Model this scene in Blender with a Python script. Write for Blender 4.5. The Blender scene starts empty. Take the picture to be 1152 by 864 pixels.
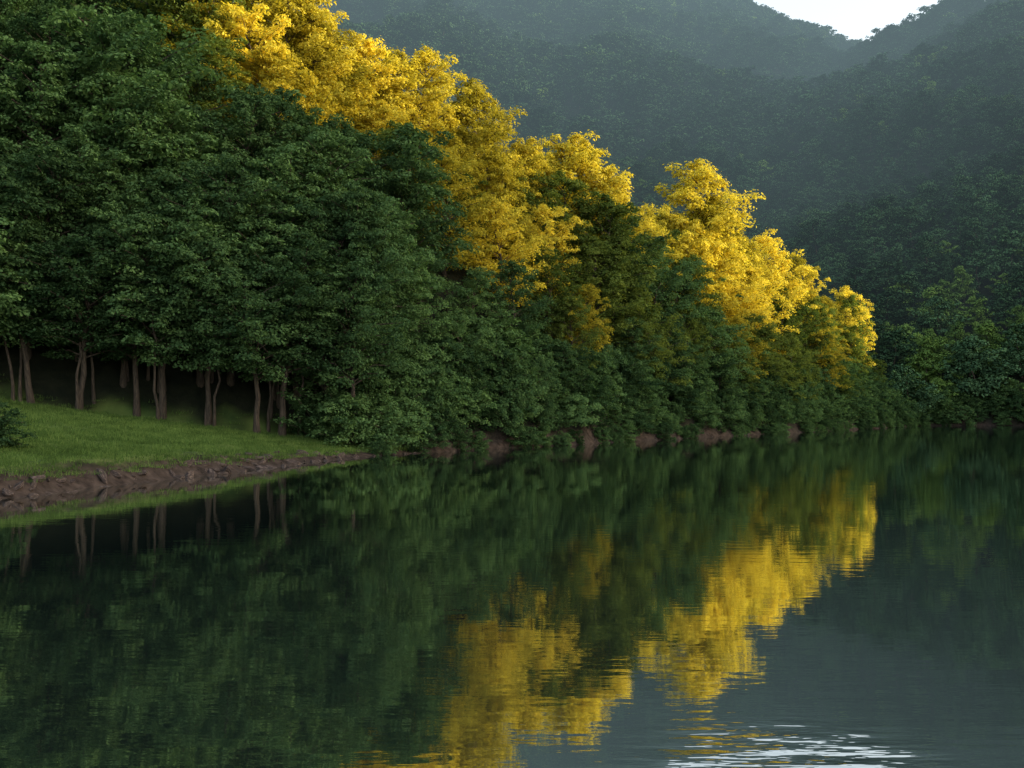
import bpy, math, numpy as np
from mathutils import Vector
scene=bpy.context.scene
rs=np.random.RandomState(7)
F=1120.0; HZ=460.0; CH=4.5
SUN_AZ=math.radians(90); SUN_EL=math.radians(15)

def link(o,parent=None):
    scene.collection.objects.link(o)
    if parent is not None: o.parent=parent
    return o
def empty(name):
    o=bpy.data.objects.new(name,None); o.empty_display_size=1; return link(o)

# ------------------------------------------------------------ noise
def vnoise(x,y,seed=0):
    xi=np.floor(x); yi=np.floor(y); fx=x-xi; fy=y-yi
    fx=fx*fx*(3-2*fx); fy=fy*fy*(3-2*fy)
    def h(a,b):
        v=np.sin(a*127.1+b*311.7+seed*74.7)*43758.5453
        return v-np.floor(v)
    return (h(xi,yi)*(1-fx)+h(xi+1,yi)*fx)*(1-fy)+(h(xi,yi+1)*(1-fx)+h(xi+1,yi+1)*fx)*fy
def fbm(x,y,seed=0,o=4):
    s=0;a=.5;t=0
    for i in range(o):
        s=s+a*vnoise(x*2**i+i*17.3,y*2**i-i*9.1,seed+i); t+=a; a*=.5
    return s/t
def sstep(a,b,x):
    t=np.clip((x-a)/(b-a),0,1); return t*t*(3-2*t)

# ------------------------------------------------------------ layout
def wpt(px,py):
    d=CH*F/(py-HZ); return ((px-576)/F*d,d)
shoreL=[wpt(0,562),wpt(200,538),wpt(400,515),wpt(550,505),wpt(700,497),wpt(850,489),wpt(930,485),wpt(1000,481),wpt(1035,479)]
LAKE=[(-160,-400),(-75,-120),(-45,-20),(-33,15),(-28,35)]+shoreL+[(135,268),(165,262),(215,262),(255,240),(285,180),(300,60),(310,-100),(330,-400)]
def ct(px,py,d,th):
    r=(px-576)/F; e=(HZ-py)/F; return (r*d,d,max(1.0,CH+e*d-th))
CREST=[(-300,-300,50),(-200,-50,55),(-130,70,52)]+[ct(-100,-120,130,17),ct(0,-80,135,17),ct(200,-40,135,17),ct(350,10,138,17),ct(450,66,145,17),
  ct(560,138,155,17),ct(660,210,172,17),ct(720,252,183,17),ct(790,262,200,17),ct(860,290,218,17),ct(950,345,245,15),ct(1005,425,262,11),ct(1035,465,272,5)]
R_east_shade=[(520,-500,190),(520,0,195),(520,100,205),(520,118,200),(520,125,187),(520,130,170),(520,135,153),(520,145,157),(520,155,164),(520,168,160),(520,185,140),(520,220,129),(520,250,129),(520,280,128),
  (520,320,170),(520,400,240),(520,550,330),(520,700,390),(530,850,420)]  # out-of-view ridge; crest heights shaped to set the shadow edge on the bank
R_north=[(530,850,428)]+[ct(px,py,d,th) for px,py,d,th in [(1152,-42,850,10),(1100,-14,850,10),(1050,8,855,12),(1000,34,880,14),(940,56,920,20),(890,76,960,26),(830,104,1000,20),(760,144,1030,14),(700,190,1000,14),(600,260,950,14)]]+[(-150,900,90)]
R_west=[(700,1650,200)]+[ct(px,py,d,th) for px,py,d,th in [(890,80,1500,60),(850,62,1500,74),(800,40,1500,80),(745,12,1500,78),(690,-30,1480,50),(600,-80,1450,16),(350,-110,1400,16)]]+[(-750,1200,600),(-1000,700,350)]
R_shade_massif=[(950,900,480),(950,1150,560),(950,1550,560)]  # unseen massif added to keep the sun off the far hills

def seg(x,y,a,b):
    ax,ay=a[0],a[1]; dx,dy=b[0]-ax,b[1]-ay
    t=np.clip(((x-ax)*dx+(y-ay)*dy)/(dx*dx+dy*dy+1e-9),0,1)
    d=np.hypot(x-ax-t*dx,y-ay-t*dy)
    side=(x-ax)*dy-(y-ay)*dx
    return d,t,side
def lake_sd(x,y):
    n=len(LAKE); d=np.full(x.shape,1e9); ins=np.zeros(x.shape,bool)
    for i in range(n):
        a=LAKE[i]; b=LAKE[(i+1)%n]
        dd,_,_=seg(x,y,a,b); d=np.minimum(d,dd)
        c=((a[1]>y)!=(b[1]>y)); 
        xx=(b[0]-a[0])*(y-a[1])/((b[1]-a[1]) if b[1]!=a[1] else 1e-9)+a[0]
        ins^=(c&(x<xx))
    return np.where(ins,-d,d)
def ridge(x,y,pts,k):
    z=np.full(x.shape,-1e9)
    for a,b in zip(pts[:-1],pts[1:]):
        d,t,_=seg(x,y,a,b)
        z=np.maximum(z,a[2]+(b[2]-a[2])*t-k*d)
    return z
def backline(x,y): return (x+16)*-.296+(y-97)*.955
def terrain(x,y):
    x=np.asarray(x,float); y=np.asarray(y,float)
    p=lake_sd(x,y)
    p=p+(fbm(x/7,y/7,3,3)-.5)*2.6+(fbm(x/2.2,y/2.2,5,2)-.5)*1.2
    q=np.full(x.shape,1e9); Hc=np.zeros(x.shape); sd=np.zeros(x.shape)
    for a,b in zip(CREST[:-1],CREST[1:]):
        d,t,s=seg(x,y,a,b); m=d<q
        q=np.where(m,d,q); Hc=np.where(m,a[2]+(b[2]-a[2])*t,Hc); sd=np.where(m,s,sd)
    pp=np.maximum(p,0)
    f=pp/(pp+q+1e-6)
    zl=np.where(sd>=0,Hc*f**.9,Hc-.5*q)
    zl=zl+(fbm(x/18,y/18,11,3)-.5)*5*sstep(4,15,pp)
    b=backline(x,y)
    lip=1.55-.95*sstep(66,95,y)
    lawn=lip*sstep(0,2.8,pp)**.8+.165*np.maximum(pp-3,0)+(fbm(x/6,y/6,21,3)-.5)*.7*sstep(2,6,pp)
    cap=lawn+np.maximum(b-3,0)*1.2
    zl=np.where((x<-5),np.where(b<0,lawn,np.minimum(np.maximum(zl,lawn),cap)),zl)
    zf=np.maximum(ridge(x,y,R_east_shade,.85),ridge(x,y,R_north,.56))
    zf=np.maximum(zf,ridge(x,y,R_west,.6)); zf=np.maximum(zf,ridge(x,y,R_shade_massif,.8))
    calm=np.where((x>420)&(y<330),.1,1.0)
    amp=np.clip(zf*.2,0,34)*calm
    g=1-np.abs(2*fbm(x/150,y/150,31,3)-1)
    zf=zf+(g-.92)*amp*1.5+(fbm(x/45,y/45,41,3)-.5)*np.clip(zf*.1,0,12)*calm
    zf=np.minimum(zf,.9*pp+.5)
    base=np.minimum(.3+.05*pp,6)*sstep(0,3,pp)
    z=np.maximum(np.maximum(zl*sstep(-.5,1.0,p),base),zf*sstep(0,2,p))
    z=np.where(p>0,z,np.maximum(p*.45,-4))
    return z,p,b,sd,q

def col(name): return bpy.data.materials.new(name)
def nodes(m):
    m.use_nodes=True; nt=m.node_tree; nt.nodes.clear(); return nt,nt.nodes,nt.links

# ------------------------------------------------------------ materials
def leaf_mat(name,c1,c2,trans,tc,spread=.3):
    m=col(name); nt,N,L=nodes(m)
    out=N.new('ShaderNodeOutputMaterial')
    at=N.new('ShaderNodeAttribute'); at.attribute_name='tint'
    oi=N.new('ShaderNodeObjectInfo')
    mix=N.new('ShaderNodeMixRGB'); mix.inputs[1].default_value=(*c1,1); mix.inputs[2].default_value=(*c2,1)
    ad=N.new('ShaderNodeMath'); ad.operation='MULTIPLY_ADD'; ad.inputs[1].default_value=.55
    ml=N.new('ShaderNodeMath'); ml.operation='MULTIPLY'; ml.inputs[1].default_value=.45
    L.new(oi.outputs['Random'],ml.inputs[0]); L.new(at.outputs['Fac'],ad.inputs[0]); L.new(ml.outputs[0],ad.inputs[2])
    L.new(ad.outputs[0],mix.inputs[0])
    hs=N.new('ShaderNodeHueSaturation')
    mr=N.new('ShaderNodeMapRange'); mr.inputs[3].default_value=1-spread; mr.inputs[4].default_value=1+spread
    L.new(oi.outputs['Random'],mr.inputs[0]); L.new(mr.outputs[0],hs.inputs['Value']); L.new(mix.outputs[0],hs.inputs['Color'])
    d=N.new('ShaderNodeBsdfDiffuse'); L.new(hs.outputs[0],d.inputs[0])
    if trans<=0:
        L.new(d.outputs[0],out.inputs[0]); return m
    tr=N.new('ShaderNodeBsdfTranslucent'); 
    mt=N.new('ShaderNodeMixRGB'); mt.blend_type='MULTIPLY'; mt.inputs[0].default_value=1; mt.inputs[2].default_value=(*tc,1)
    L.new(hs.outputs[0],mt.inputs[1]); L.new(mt.outputs[0],tr.inputs[0])
    ms=N.new('ShaderNodeMixShader'); ms.inputs[0].default_value=trans
    L.new(d.outputs[0],ms.inputs[1]); L.new(tr.outputs[0],ms.inputs[2]); L.new(ms.outputs[0],out.inputs[0])
    return m
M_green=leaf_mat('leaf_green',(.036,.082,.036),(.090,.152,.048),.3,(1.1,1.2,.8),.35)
M_olive=leaf_mat('leaf_olive_half_lit',(.05,.10,.028),(.15,.18,.035),.35,(1.2,1.2,.6))
M_gold=leaf_mat('leaf_gold_sunlit',(.28,.26,.028),(.74,.60,.075),.4,(1.1,1.1,.6),.25)  # autumn gold kept for sun-reached crowns, so sunlight is also in the colour
M_far=leaf_mat('leaf_far',(.028,.065,.036),(.06,.11,.045),0,(1,1,1),.4)
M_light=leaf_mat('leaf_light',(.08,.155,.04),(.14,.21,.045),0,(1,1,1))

def noise_mat(name,stops,scale,rough=.9,bump=.3,bdist=.05,stretch=(1,1,1)):
    m=col(name); nt,N,L=nodes(m)
    out=N.new('ShaderNodeOutputMaterial'); pb=N.new('ShaderNodeBsdfPrincipled'); pb.inputs['Roughness'].default_value=rough
    pb.inputs['Specular IOR Level'].default_value=.2
    tc=N.new('ShaderNodeTexCoord'); mp=N.new('ShaderNodeMapping'); mp.inputs['Scale'].default_value=stretch
    L.new(tc.outputs['Object'],mp.inputs[0])
    n=N.new('ShaderNodeTexNoise'); n.inputs['Scale'].default_value=scale; n.inputs['Detail'].default_value=8
    L.new(mp.outputs[0],n.inputs['Vector'])
    cr=N.new('ShaderNodeValToRGB'); e=cr.color_ramp.elements
    e[0].position=stops[0][0]; e[0].color=(*stops[0][1],1); e[1].position=stops[-1][0]; e[1].color=(*stops[-1][1],1)
    for s in stops[1:-1]:
        k=e.new(s[0]); k.color=(*s[1],1)
    L.new(n.outputs[0],cr.inputs[0]); L.new(cr.outputs[0],pb.inputs['Base Color'])
    bp=N.new('ShaderNodeBump'); bp.inputs['Strength'].default_value=bump; bp.inputs['Distance'].default_value=bdist
    L.new(n.outputs[0],bp.inputs['Height']); L.new(bp.outputs[0],pb.inputs['Normal']); L.new(pb.outputs[0],out.inputs[0])
    return m
M_bark=noise_mat('bark',[(.3,(.026,.021,.016)),(.7,(.095,.072,.052))],3,stretch=(3,3,.5),bump=.8)
M_rock=noise_mat('bank_rock',[(.25,(.020,.015,.012)),(.5,(.055,.040,.033)),(.75,(.16,.12,.10))],2.2,bump=.9,bdist=.1,stretch=(1,1,2.5))

def terrain_mat():
    m=col('terrain'); nt,N,L=nodes(m)
    out=N.new('ShaderNodeOutputMaterial'); pb=N.new('ShaderNodeBsdfPrincipled'); pb.inputs['Roughness'].default_value=.95
    pb.inputs['Specular IOR Level'].default_value=.1
    tc=N.new('ShaderNodeTexCoord')
    def noi(s,d=8):
        n=N.new('ShaderNodeTexNoise'); n.inputs['Scale'].default_value=s; n.inputs['Detail'].default_value=d; L.new(tc.outputs['Object'],n.inputs['Vector']); return n
    def ramp(n,a,ca,b,cb):
        r=N.new('ShaderNodeValToRGB'); e=r.color_ramp.elements; e[0].position=a; e[0].color=(*ca,1); e[1].position=b; e[1].color=(*cb,1); L.new(n.outputs[0],r.inputs[0]); return r
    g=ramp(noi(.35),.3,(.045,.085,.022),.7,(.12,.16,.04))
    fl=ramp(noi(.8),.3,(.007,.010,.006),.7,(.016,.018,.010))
    rk=ramp(noi(1.6),.3,(.018,.013,.010),.7,(.065,.048,.038))
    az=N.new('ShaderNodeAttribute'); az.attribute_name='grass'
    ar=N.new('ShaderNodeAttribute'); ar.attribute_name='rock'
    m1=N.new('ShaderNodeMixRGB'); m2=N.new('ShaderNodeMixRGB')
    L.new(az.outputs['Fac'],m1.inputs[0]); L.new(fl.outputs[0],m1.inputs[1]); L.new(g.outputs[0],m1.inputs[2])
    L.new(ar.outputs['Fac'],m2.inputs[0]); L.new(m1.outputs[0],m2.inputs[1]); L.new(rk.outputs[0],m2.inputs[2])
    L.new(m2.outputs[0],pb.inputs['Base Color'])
    bp=N.new('ShaderNodeBump'); bp.inputs['Strength'].default_value=.7; bp.inputs['Distance'].default_value=.25
    L.new(noi(1.7).outputs[0],bp.inputs['Height']); L.new(bp.outputs[0],pb.inputs['Normal'])
    L.new(pb.outputs[0],out.inputs[0]); return m

# ------------------------------------------------------------ terrain mesh
def axis(segs,lo,hi):
    c=[]
    for a,b,s in segs: c+=list(np.arange(a,b,s))
    c.append(segs[-1][1])
    s=segs[-1][2]; v=c[-1]
    while v<hi: s=min(s*1.12,24 if v<1700 else 1e9); v+=s; c.append(v)
    s=segs[0][2]; v=c[0]
    while v>lo: s=min(s*1.12,24 if v>-1200 else 1e9); v-=s; c.insert(0,v)
    return np.array(c)
gx=axis([(-110,-62,3),(-62,0,.7),(0,150,1.7)],-5000,5000); gy=axis([(20,44,2),(44,105,.7),(105,290,1.8)],-4000,6000)
X,Y=np.meshgrid(gx,gy); Z,P,B,SD,Q=terrain(X,Y)
def grid_mesh(name,X,Y,Z):
    ny,nx=X.shape; me=bpy.data.meshes.new(name)
    v=np.stack([X,Y,Z],-1).reshape(-1,3).astype(np.float32)
    i=(np.arange(ny-1)[:,None]*nx+np.arange(nx-1)[None,:]).ravel()
    f=np.stack([i,i+1,i+nx+1,i+nx],-1)
    me.vertices.add(len(v)); me.vertices.foreach_set('co',v.ravel())
    me.loops.add(f.size); me.loops.foreach_set('vertex_index',f.ravel().astype(np.int32))
    me.polygons.add(len(f)); me.polygons.foreach_set('loop_start',np.arange(0,f.size,4,dtype=np.int32))
    me.polygons.foreach_set('use_smooth',np.ones(len(f),bool))
    me.update(calc_edges=True); return me
tm=grid_mesh('ground',X,Y,Z)
rw=np.where((B<2)&(X<-6),.75,.4)
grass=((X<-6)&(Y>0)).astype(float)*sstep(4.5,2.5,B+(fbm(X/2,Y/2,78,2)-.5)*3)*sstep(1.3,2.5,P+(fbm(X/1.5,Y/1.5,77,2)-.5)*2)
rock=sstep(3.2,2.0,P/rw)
for n,a in (('grass',grass),('rock',rock)):
    at=tm.attributes.new(n,'FLOAT','POINT'); at.data.foreach_set('value',a.ravel().astype(np.float32))
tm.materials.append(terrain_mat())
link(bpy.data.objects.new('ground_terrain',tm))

# ------------------------------------------------------------ water
wm=bpy.data.meshes.new('lake')
wm.from_pydata([(-600,-600,0),(600,-600,0),(600,420,0),(-600,420,0)],[],[(0,1,2,3)])
m=col('lake_water'); nt,N,L=nodes(m)
out=N.new('ShaderNodeOutputMaterial'); tc=N.new('ShaderNodeTexCoord')
def wnoise(sc,stretch,det=3):
    mp=N.new('ShaderNodeMapping'); mp.inputs['Scale'].default_value=stretch; L.new(tc.outputs['Object'],mp.inputs[0])
    n=N.new('ShaderNodeTexNoise'); n.inputs['Scale'].default_value=sc; n.inputs['Detail'].default_value=det; L.new(mp.outputs[0],n.inputs['Vector']); return n
n1=wnoise(1.0,(.8,2.6,1)); n2=wnoise(.25,(.7,2.0,1),2); npatch=wnoise(.05,(.6,2,1),2)
vd=N.new('ShaderNodeVectorMath'); vd.operation='SUBTRACT'; vd.inputs[1].default_value=(3.5,12.0,0); L.new(tc.outputs['Object'],vd.inputs[0])
vs=N.new('ShaderNodeVectorMath'); vs.operation='MULTIPLY'; vs.inputs[1].default_value=(.68,.58,0); L.new(vd.outputs[0],vs.inputs[0])
vl=N.new('ShaderNodeVectorMath'); vl.operation='LENGTH'; L.new(vs.outputs[0],vl.inputs[0])
mr=N.new('ShaderNodeMapRange'); mr.inputs[1].default_value=1.9; mr.inputs[2].default_value=.2; mr.inputs[3].default_value=0; mr.inputs[4].default_value=15; mr.interpolation_type='SMOOTHSTEP'
L.new(vl.outputs['Value'],mr.inputs[0])
pr=N.new('ShaderNodeMapRange'); pr.inputs[1].default_value=.35; pr.inputs[2].default_value=.7; pr.inputs[3].default_value=.5; pr.inputs[4].default_value=1.6; L.new(npatch.outputs[0],pr.inputs[0])
am=N.new('ShaderNodeMath'); am.operation='ADD'; L.new(mr.outputs[0],am.inputs[0]); L.new(pr.outputs[0],am.inputs[1])
hh=N.new('ShaderNodeMath'); hh.operation='MULTIPLY_ADD'; hh.inputs[1].default_value=2.0; L.new(n2.outputs[0],hh.inputs[0]); L.new(n1.outputs[0],hh.inputs[2])
hs_=N.new('ShaderNodeMath'); hs_.operation='SUBTRACT'; hs_.inputs[1].default_value=1.5; L.new(hh.outputs[0],hs_.inputs[0])
hm=N.new('ShaderNodeMath'); hm.operation='MULTIPLY'; L.new(hs_.outputs[0],hm.inputs[0]); L.new(am.outputs[0],hm.inputs[1])
bp=N.new('ShaderNodeBump'); bp.inputs['Strength'].default_value=1; bp.inputs['Distance'].default_value=.0026; L.new(hm.outputs[0],bp.inputs['Height'])
df=N.new('ShaderNodeBsdfDiffuse'); df.inputs[0].default_value=(.014,.024,.020,1)
gl=N.new('ShaderNodeBsdfGlossy'); gl.inputs[0].default_value=(.93,.94,.92,1); gl.inputs['Roughness'].default_value=.02
fr=N.new('ShaderNodeFresnel'); fr.inputs['IOR'].default_value=1.33
fm=N.new('ShaderNodeMapRange'); fm.inputs[1].default_value=0; fm.inputs[2].default_value=.6; fm.inputs[3].default_value=.6; fm.inputs[4].default_value=.92; L.new(fr.outputs[0],fm.inputs[0])
ms=N.new('ShaderNodeMixShader'); L.new(fm.outputs[0],ms.inputs[0]); L.new(df.outputs[0],ms.inputs[1]); L.new(gl.outputs[0],ms.inputs[2])
L.new(bp.outputs[0],gl.inputs['Normal']); L.new(ms.outputs[0],out.inputs[0])
wm.materials.append(m); link(bpy.data.objects.new('lake_water',wm))

# ------------------------------------------------------------ tree builder
def quads_obj(name,V,Fq,midx,tint,mats):
    me=bpy.data.meshes.new(name)
    me.vertices.add(len(V)); me.vertices.foreach_set('co',V.astype(np.float32).ravel())
    me.loops.add(Fq.size); me.loops.foreach_set('vertex_index',Fq.ravel().astype(np.int32))
    me.polygons.add(len(Fq)); me.polygons.foreach_set('loop_start',np.arange(0,Fq.size,4,dtype=np.int32))
    me.polygons.foreach_set('material_index',midx.astype(np.int32))
    me.update(calc_edges=True)
    a=me.attributes.new('tint','FLOAT','FACE'); a.data.foreach_set('value',tint.astype(np.float32))
    for x in mats: me.materials.append(x)
    return me
def tube(pts,rad,n=6):
    pts=np.array(pts,float); V=[];Fq=[]
    for i,pt in enumerate(pts):
        t=pts[min(i+1,len(pts)-1)]-pts[max(i-1,0)]; t/=np.linalg.norm(t)+1e-9
        a=np.cross(t,[0.3,1,.1]); a/=np.linalg.norm(a)+1e-9; b=np.cross(t,a)
        for k in range(n):
            th=2*math.pi*k/n; V.append(pt+rad[i]*(math.cos(th)*a+math.sin(th)*b))
    for i in range(len(pts)-1):
        for k in range(n): Fq.append((i*n+k,i*n+(k+1)%n,(i+1)*n+(k+1)%n,(i+1)*n+k))
    return np.array(V),np.array(Fq)
def make_tree(name,seed,H,R,base,nb,per,leaf,mat,tr=.28,flat=.5,prad=(.9,1.5),ppb=6,tubes=True):
    r=np.random.RandomState(seed); Vs=[];Fs=[];Ms=[];Ts=[];off=0
    def add(V,Fq,mi,t):
        nonlocal off
        Vs.append(V);Fs.append(Fq+off);Ms.append(np.full(len(Fq),mi));Ts.append(t if hasattr(t,'__len__') else np.full(len(Fq),t)); off+=len(V)
    nseg=8; wob=np.cumsum(r.normal(0,.022*H,(nseg+1,2)),0); wob-=wob[0]
    tz=np.linspace(0,H*.88,nseg+1); tp=np.column_stack([wob*np.linspace(0,1,nseg+1)[:,None]**.5,tz])
    tp[0,2]=-.6
    rad=tr*np.linspace(1,.15,nseg+1); rad[0]*=1.45
    V,Fq=tube(tp,rad,8); add(V,Fq,0,.5)
    def trunk(z): return np.array([np.interp(z,tz,tp[:,0]),np.interp(z,tz,tp[:,1]),z])
    lob=[(r.uniform(0,6.28),r.uniform(.12,.3),k) for k in (2,3,5)]
    C=[];PR=[]
    for i in range(nb):
        g=(i+r.uniform(0,1))/nb; z0=base+(H*.96-base)*g
        az=i*2.39996+r.normal(0,.35)
        env=math.sin(math.pi*min(1,g*.74+.23))**.55
        L=R*env*r.uniform(.72,1.12)*(1+sum(a*math.sin(k*az+ph) for ph,a,k in lob)*.8)
        rise=L*(r.uniform(.05,.28)+.55*g)
        zs=max(z0-rise*.8,base*.75); s=trunk(min(zs,H*.86))
        e=s+np.array([math.cos(az)*L,math.sin(az)*L,rise])
        mid=(s+e)/2+np.array([0,0,.13*L])
        if tubes:
            V,Fq=tube([s,mid,e],[tr*.38*(1-.6*g),tr*.22*(1-.5*g),.03],5); add(V,Fq,0,.5)
        n=max(2,int(ppb*(.35+.65*L/R)))
        for j in range(n):
            t=1.03-(j/n)*.72+r.normal(0,.03)
            c=(1-t)**2*s+2*t*(1-t)*mid+t*t*e
            w=(.25+.25*t)*L*.6
            c=c+np.array([r.normal(0,.32*w+.2),r.normal(0,.32*w+.2),r.normal(0,.3)])
            c[2]=max(c[2],.3)
            C.append(c); PR.append(r.uniform(*prad)*(1.1-.25*g))
    top=trunk(H*.88)
    for j in range(6):
        C.append(top+np.array([r.normal(0,.7),r.normal(0,.7),r.uniform(0,H*.1)])); PR.append(r.uniform(*prad)*.8)
    C=np.array(C);PR=np.array(PR); k=len(C)
    idx=np.repeat(np.arange(k),per); n=len(idx)
    d=r.normal(0,1,(n,3)); d/=np.linalg.norm(d,axis=1)[:,None]; d[:,2]=np.where(d[:,2]<-.2,-d[:,2]*.6,d[:,2])
    rr=r.uniform(.25,1,n)**.45
    rag=.8+.45*np.abs(np.sin(d[:,0]*5+idx)*np.cos(d[:,1]*4+idx*1.7))
    pos=C[idx]+d*(rr*rag*PR[idx])[:,None]*np.array([1,1,flat])
    pos[:,2]-= .22*(np.hypot(d[:,0],d[:,1])*rr)**2*PR[idx]
    nor=d*.8+np.array([0,0,.75])+r.normal(0,.45,(n,3)); nor/=np.linalg.norm(nor,axis=1)[:,None]
    a=np.cross(nor,r.normal(0,1,(n,3))); a/=np.linalg.norm(a,axis=1)[:,None]; b=np.cross(nor,a)
    l=leaf*r.uniform(.65,1.35,n)[:,None]; w=l*.35
    V=np.stack([pos-a*l*.5,pos+b*w,pos+a*l*.5-nor*l*.12,pos-b*w],1).reshape(-1,3)
    Fq=np.arange(n*4).reshape(-1,4)
    pt=r.uniform(0,1,k)
    tint=np.clip(.55*pt[idx]+.45*r.uniform(0,1,n),0,1)
    add(V,Fq,1,tint)
    return quads_obj(name,np.concatenate(Vs),np.concatenate(Fs),np.concatenate(Ms),np.concatenate(Ts),[M_bark,mat])
def recolor(me,name,mat):
    m2=me.copy(); m2.name=name; m2.materials[1]=mat; return m2
A=[make_tree('tall_tree_mesh%d'%i,100+i,19,5.6,5.4+.5*i,46,72,.33,M_green,tr=.34,flat=.55) for i in range(3)]
Sl=[make_tree('slender_tree_mesh%d'%i,150+i,15,2.6,6.0+.8*i,20,60,.32,M_green,tr=.17,flat=.6,prad=(.6,1.0),ppb=5) for i in range(2)]
Bm=[make_tree('bank_tree_mesh%d'%i,200+i,18,5.8,.8,52,72,.35,M_green,tr=.28,flat=.85,prad=(.8,1.5)) for i in range(3)]
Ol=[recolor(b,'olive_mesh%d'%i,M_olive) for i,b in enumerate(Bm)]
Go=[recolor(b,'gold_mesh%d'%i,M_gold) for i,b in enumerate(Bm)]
Bu=[make_tree('bush_mesh%d'%i,300+i,4.6,3.0,.1,24,60,.28,M_green,tr=.09,prad=(.6,1.0),ppb=5,flat=.75) for i in range(2)]
Fa=[make_tree('far_tree_mesh%d'%i,400+i,13,5.2,1.5,18,15,1.2,M_far,tr=.25,prad=(1.3,2.2),ppb=4,tubes=False,flat=.8) for i in range(4)]
Fm=[make_tree('mid_tree_mesh%d'%i,450+i,13,5.0,.8,24,45,.6,M_far,tr=.25,prad=(1.0,1.8),ppb=5,tubes=False,flat=.8) for i in range(3)]
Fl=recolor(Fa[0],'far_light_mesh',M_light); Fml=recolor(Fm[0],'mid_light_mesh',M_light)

# ------------------------------------------------------------ scattering
def scatter(name,pts,rot,scl,src,parent):
    me=bpy.data.meshes.new(name); me.vertices.add(len(pts)); me.vertices.foreach_set('co',np.asarray(pts,np.float32).ravel())
    a=me.attributes.new('rot','FLOAT_VECTOR','POINT'); a.data.foreach_set('vector',np.asarray(rot,np.float32).ravel())
    a=me.attributes.new('scl','FLOAT_VECTOR','POINT'); a.data.foreach_set('vector',np.asarray(scl,np.float32).ravel())
    o=link(bpy.data.objects.new(name,me),parent)
    ng=bpy.data.node_groups.new(name,'GeometryNodeTree')
    ng.interface.new_socket('Geometry',in_out='INPUT',socket_type='NodeSocketGeometry'); ng.interface.new_socket('Geometry',in_out='OUTPUT',socket_type='NodeSocketGeometry')
    N=ng.nodes;L=ng.links
    gi=N.new('NodeGroupInput');go=N.new('NodeGroupOutput');ip=N.new('GeometryNodeInstanceOnPoints');ob=N.new('GeometryNodeObjectInfo')
    ob.inputs['Object'].default_value=src; ob.inputs['As Instance'].default_value=True
    r=N.new('GeometryNodeInputNamedAttribute'); r.data_type='FLOAT_VECTOR'; r.inputs['Name'].default_value='rot'
    s=N.new('GeometryNodeInputNamedAttribute'); s.data_type='FLOAT_VECTOR'; s.inputs['Name'].default_value='scl'
    L.new(gi.outputs[0],ip.inputs['Points']); L.new(ob.outputs['Geometry'],ip.inputs['Instance'])
    L.new(r.outputs['Attribute'],ip.inputs['Rotation']); L.new(s.outputs['Attribute'],ip.inputs['Scale']); L.new(ip.outputs[0],go.inputs[0])
    md=o.modifiers.new('scatter','NODES'); md.node_group=ng
    return o
def place(name,me,x,y,z,rz,s,tilt=(0,0)):
    o=bpy.data.objects.new(name,me); o.location=(x,y,z); o.rotation_euler=(tilt[0],tilt[1],rz)
    o.scale=(s,s,s) if not hasattr(s,'__len__') else s
    return link(o)
def multi(parent_name,src_name,meshes,pts,scl,tilt=.06):
    par=empty(parent_name); n=len(pts); v=rs.randint(0,len(meshes),n)
    for i,me in enumerate(meshes):
        k=np.where(v==i)[0]
        if len(k)<2: continue
        rot=np.column_stack([rs.normal(0,tilt,len(k)),rs.normal(0,tilt,len(k)),rs.uniform(0,6.28,len(k))])
        sc=scl[k]; sc=np.column_stack([sc*rs.uniform(.88,1.15,len(k)),sc*rs.uniform(.88,1.15,len(k)),sc]) if sc.ndim==1 else sc
        src=place(src_name,me,*pts[k[0]],rot[0,2],tuple(sc[0]),(rot[0,0],rot[0,1]))
        scatter(parent_name+'_patch_%d'%(i+1),pts[k[1:]],rot[1:],sc[1:],src,par)
    print(parent_name,n)
def jgrid(x0,x1,y0,y1,s):
    a,b=np.meshgrid(np.arange(x0,x1,s),np.arange(y0,y1,s)); a=a.ravel()+rs.uniform(-.42,.42,a.size)*s; b=b.ravel()+rs.uniform(-.42,.42,b.size)*s
    return a,b
# --- near bank
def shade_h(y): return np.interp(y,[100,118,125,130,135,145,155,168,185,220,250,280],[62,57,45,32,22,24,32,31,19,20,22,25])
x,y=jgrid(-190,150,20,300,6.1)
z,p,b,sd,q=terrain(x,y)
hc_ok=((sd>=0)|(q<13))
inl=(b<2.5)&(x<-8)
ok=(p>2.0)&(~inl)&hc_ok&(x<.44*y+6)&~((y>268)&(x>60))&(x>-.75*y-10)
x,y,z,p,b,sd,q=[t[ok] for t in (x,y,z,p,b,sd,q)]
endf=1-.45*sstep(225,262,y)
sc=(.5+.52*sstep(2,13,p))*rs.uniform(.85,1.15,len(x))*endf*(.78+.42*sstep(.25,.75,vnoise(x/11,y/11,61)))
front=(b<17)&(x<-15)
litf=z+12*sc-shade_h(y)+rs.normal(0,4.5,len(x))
gold=(~front)&(litf>4)&(x>-40)  # crowns above the shadow line get gold leaves: sunlight put into leaf colour
olive=(~front)&(~gold)&(litf>-9)&(x>-43)  # crowns around the shadow line get olive, a painted half-lit tone
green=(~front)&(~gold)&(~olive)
pts=np.column_stack([x,y,z])
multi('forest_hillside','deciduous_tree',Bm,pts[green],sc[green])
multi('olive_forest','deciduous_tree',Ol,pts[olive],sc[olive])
multi('golden_forest','golden_tree',Go,pts[gold],sc[gold])
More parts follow.
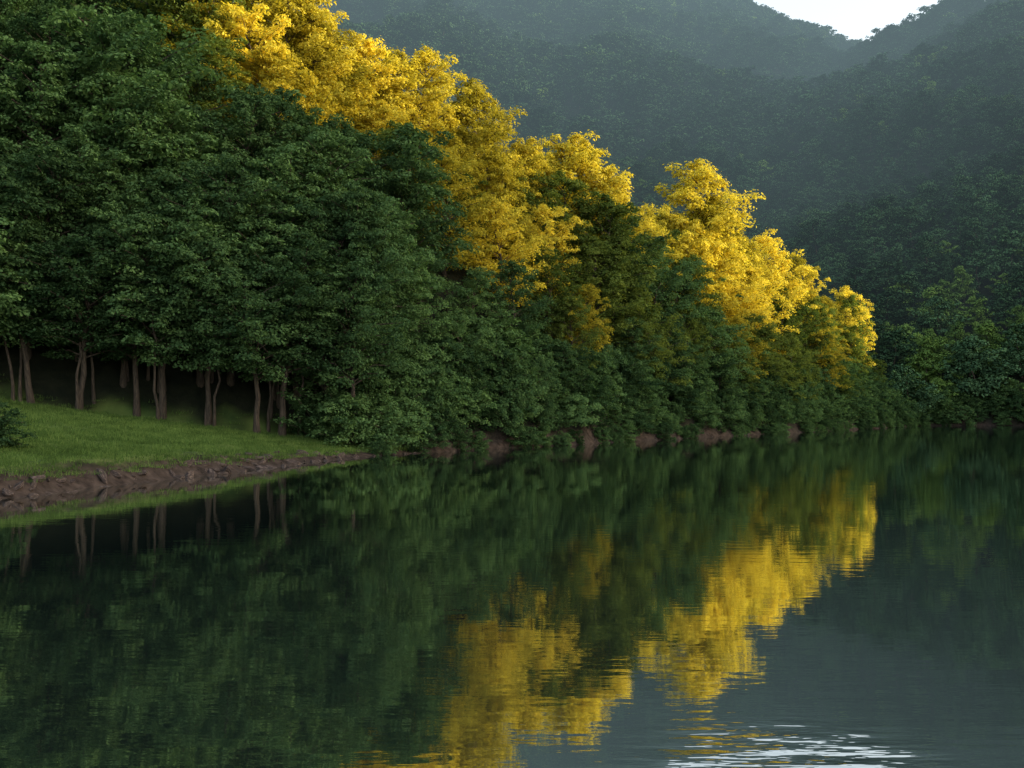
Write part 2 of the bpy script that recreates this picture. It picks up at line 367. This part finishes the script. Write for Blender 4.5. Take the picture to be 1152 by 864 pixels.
# individual trees behind the lawn
fx=[]
for t in np.linspace(0,1,16):
    for row in range(3):
        lx=-68+53*t+rs.uniform(-1.4,1.4)+row*1.3; ly=97+(lx+16)*.31+2.6+row*3.8+rs.uniform(-1.2,1.2)
        fx.append((lx,ly))
fx=np.array(fx); fz,fp,_,_,_=terrain(fx[:,0],fx[:,1])
for i in range(len(fx)):
    w_=rs.uniform(.75,1.1)
    place('deciduous_tree',A[rs.randint(3)],fx[i,0],fx[i,1],fz[i]-.1,rs.uniform(0,6.28),(w_,w_,rs.uniform(.85,1.08)),(rs.normal(0,.06),rs.normal(0,.06)))
sx=rs.uniform(-66,-17,44); sy=97+(sx+16)*.31+rs.uniform(1.2,9,44); sz=terrain(sx,sy)[0]
for i in range(44):
    place('slender_tree',Sl[i%2],sx[i],sy[i],sz[i]-.1,rs.uniform(0,6.28),(.9,.9,rs.uniform(.85,1.15)),(rs.normal(0,.08),rs.normal(0,.08)))
k=front&(b>12)
for i in np.where(k)[0]:
    place('deciduous_tree',A[i%3],x[i],y[i],z[i]-.1,rs.uniform(0,6.28),rs.uniform(.95,1.15),(rs.normal(0,.05),rs.normal(0,.05)))
ux,uy=jgrid(-80,-14,70,125,2.3); uz,up,ub,_,_=terrain(ux,uy); kk=(ub>9.5)&(ub<19)&(ux>-.72*uy)
multi('forest_undergrowth','shrub',Bu,np.column_stack([ux,uy,uz-.1])[kk],rs.uniform(.5,1.1,kk.sum()),.1)
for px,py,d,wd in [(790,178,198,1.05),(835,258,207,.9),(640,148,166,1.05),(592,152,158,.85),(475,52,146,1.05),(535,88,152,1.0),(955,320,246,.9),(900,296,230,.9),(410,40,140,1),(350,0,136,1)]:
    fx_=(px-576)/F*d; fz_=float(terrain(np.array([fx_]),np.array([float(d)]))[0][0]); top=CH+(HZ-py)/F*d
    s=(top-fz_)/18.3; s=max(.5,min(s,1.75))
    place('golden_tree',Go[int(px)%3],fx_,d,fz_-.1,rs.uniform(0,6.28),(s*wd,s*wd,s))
# --- bushes along the water's edge
x,y=jgrid(-30,120,84,275,2.0); z,p,b,sd,q=terrain(x,y)
ok=(p>-.4)&(p<7.5)&((b>1.0)|(x>-13))&(x<.42*y+6)
x,y,z,p=[t[ok] for t in (x,y,z,p)]
multi('shoreline_bushes','shrub',Bu,np.column_stack([x,y,np.maximum(z,0)-.25]),rs.uniform(.6,1.25,len(x))*(.46+.54*sstep(.0,3.5,p)),.15)
zz=lambda a,b_: float(terrain(np.array([float(a)]),np.array([float(b_)]))[0][0])
place('shrub',Bu[0],-30.6,58.5,zz(-30.6,58.5)-.1,1.0,(.6,.6,.6))
place('shrub',Bu[1],-32.4,59.5,zz(-32.4,59.5)-.1,2.0,(.5,.5,.45))
# --- far hills
x,y=jgrid(-420,700,262,1560,8.4); z,p,b,sd,q=terrain(x,y)
keep=(p>1.5)&(x<.56*y+30)&(x>-.25*y-20)&~((y<300)&(x<70)); 
x,y,z,p=[t[keep] for t in (x,y,z,p)]
pts=np.column_stack([x,y,z-.3]); s=rs.uniform(.65,1.3,len(pts))*(1+.35*(fbm(x/40,y/40,91,2)-.5))
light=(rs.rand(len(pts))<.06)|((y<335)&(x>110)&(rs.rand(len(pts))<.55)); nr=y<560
multi('distant_forest','hillside_tree',Fa,pts[~light&~nr],s[~light&~nr]); multi('distant_light_forest','hillside_tree',[Fl],pts[light&~nr],s[light&~nr]*.85)
multi('valley_side_forest','hillside_tree',Fm,pts[~light&nr],s[~light&nr]); multi('valley_side_light_forest','hillside_tree',[Fml],pts[light&nr],s[light&nr]*.85)
x,y=jgrid(70,300,255,285,3.0); z,p,b,sd,q=terrain(x,y); kk=(p>.1)&(p<8)
multi('far_shore_bushes','shrub',Bu,np.column_stack([x,y,z-.2])[kk],rs.uniform(.6,1.3,kk.sum()),.1)
x,y=jgrid(290,620,-60,560,13); z,p,b,sd,q=terrain(x,y); kk=(p>4)&(x>=.56*y+30)
multi('valley_forest','hillside_tree',Fa[:2],np.column_stack([x,y,z-.3])[kk],rs.uniform(.6,1.0,kk.sum()))
# --- rocks
def rock_mesh(name,seed):
    import bmesh
    bm=bmesh.new(); bmesh.ops.create_icosphere(bm,subdivisions=3,radius=1)
    r=np.random.RandomState(seed); pl=[(Vector(r.normal(0,1,3)).normalized(),r.uniform(.45,.85)) for _ in range(9)]
    for v in bm.verts:
        for nrm,dd in pl:
            e=v.co.dot(nrm)-dd
            if e>0: v.co-=nrm*e
        v.co*=1+r.uniform(-.03,.03)
    me=bpy.data.meshes.new(name); bm.to_mesh(me); bm.free(); me.materials.append(M_rock); return me
Rk=[rock_mesh('rock_mesh%d'%i,i) for i in range(3)]
x,y=jgrid(-50,120,28,275,.75); z,p,b,sd,q=terrain(x,y); ok=(p>-.4)&(p<np.where((b<1)&(x<-10),2.0,.5))&(rs.rand(len(x))<np.where((b<1)&(x<-10),.75,.5))&(x<.45*y+6)
x,y,z=[t[ok] for t in (x,y,z)]
s=.12+.42*rs.rand(len(x))**2
multi('shoreline_rocks','rock',Rk,np.column_stack([x,y,z-.05]),np.column_stack([s*1.7,s*.9,s*.65]),.3)
# --- grass
r=np.random.RandomState(5); n=60
bx=r.normal(0,.28,n);by=r.normal(0,.28,n);h=r.uniform(.07,.22,n);an=r.uniform(0,6.28,n);ln=r.normal(0,.06,(n,2))
c=np.cos(an)*.014;s_=np.sin(an)*.014
V=np.stack([np.column_stack([bx-c,by-s_,np.full(n,-.02)]),np.column_stack([bx+c,by+s_,np.full(n,-.02)]),np.column_stack([bx+ln[:,0]+c*.3,by+ln[:,1]+s_*.3,h]),np.column_stack([bx+ln[:,0]-c*.3,by+ln[:,1]-s_*.3,h])],1).reshape(-1,3)
M_gr=leaf_mat('grass_blade',(.055,.11,.028),(.13,.19,.05),.35,(1,1.1,.7))
gm=quads_obj('grass_mesh',V,np.arange(n*4).reshape(-1,4),np.zeros(n),r.uniform(0,1,n),[M_gr])
x,y=jgrid(-75,-8,40,103,.5); z,p,b,sd,q=terrain(x,y); ok=(p>1.1)&(b<3.0+rs.normal(0,1,len(x)))&(x>-.6*y)
multi('lawn_grass','grass_tuft',[gm],np.column_stack([x,y,z])[ok],rs.uniform(.5,1.6,ok.sum()),.1)

# ------------------------------------------------------------ self-glowing mist over the far valley
mb=bpy.data.meshes.new('valley_mist')
x0,x1,y0,y1,z0,z1=-900,1000,284,1600,-4,900
vv=[(a,b,c) for a in (x0,x1) for b in (y0,y1) for c in (z0,z1)]
mb.from_pydata(vv,[],[(0,1,3,2),(4,6,7,5),(0,4,5,1),(2,3,7,6),(0,2,6,4),(1,5,7,3)])
m=col('mist'); nt,N,L=nodes(m); out=N.new('ShaderNodeOutputMaterial')
va=N.new('ShaderNodeVolumeAbsorption'); va.inputs[0].default_value=(0,0,0,1); va.inputs[1].default_value=.00055
em=N.new('ShaderNodeEmission'); em.inputs[0].default_value=(.37,.53,.59,1); em.inputs[1].default_value=.00055  # haze brightness is emission, painted in place of scattered daylight
ad=N.new('ShaderNodeAddShader'); L.new(va.outputs[0],ad.inputs[0]); L.new(em.outputs[0],ad.inputs[1]); L.new(ad.outputs[0],out.inputs['Volume'])
mb.materials.append(m); link(bpy.data.objects.new('valley_mist',mb))

# ------------------------------------------------------------ light
w=bpy.data.worlds.new('World'); scene.world=w; w.use_nodes=True; N=w.node_tree.nodes; L=w.node_tree.links
bg=N.get('Background') or N.new('ShaderNodeBackground'); wo=N.get('World Output') or N.new('ShaderNodeOutputWorld')
sk=N.new('ShaderNodeTexSky'); sk.sky_type='NISHITA'; sk.sun_disc=False; sk.sun_elevation=SUN_EL; sk.sun_rotation=SUN_AZ; sk.dust_density=5; sk.air_density=1.0; sk.ozone_density=1
L.new(sk.outputs[0],bg.inputs[0]); bg.inputs[1].default_value=.48
tc=N.new('ShaderNodeTexCoord'); sx_=N.new('ShaderNodeSeparateXYZ'); L.new(tc.outputs['Generated'],sx_.inputs[0])
mr=N.new('ShaderNodeMapRange'); mr.interpolation_type='SMOOTHSTEP'; mr.inputs[1].default_value=.8; mr.inputs[2].default_value=.3; mr.inputs[3].default_value=0; mr.inputs[4].default_value=1.05
L.new(sx_.outputs['Z'],mr.inputs[0])
b2=N.new('ShaderNodeBackground'); b2.inputs[0].default_value=(1,.92,.78,1); L.new(mr.outputs[0],b2.inputs[1])
ads=N.new('ShaderNodeAddShader'); L.new(bg.outputs[0],ads.inputs[0]); L.new(b2.outputs[0],ads.inputs[1]); L.new(ads.outputs[0],wo.inputs['Surface'])
sl=bpy.data.lights.new('sun','SUN'); sl.energy=7.5; sl.angle=math.radians(.5); sl.color=(1,.85,.56)
so=link(bpy.data.objects.new('sun',sl))
dv=Vector((math.sin(SUN_AZ)*math.cos(SUN_EL),math.cos(SUN_AZ)*math.cos(SUN_EL),math.sin(SUN_EL)))
so.rotation_euler=dv.to_track_quat('Z','Y').to_euler(); so.location=(0,0,200)

cam=bpy.data.cameras.new('camera'); co=link(bpy.data.objects.new('camera',cam)); co.location=(0,0,CH); co.rotation_euler=(math.pi/2,0,0)
cam.sensor_width=36; cam.lens=35; cam.shift_y=(HZ-432)/1152; cam.clip_end=20000
scene.camera=co
scene.view_settings.view_transform='Standard'; scene.view_settings.look='None'; scene.view_settings.exposure=0
print('objects',len(scene.objects))
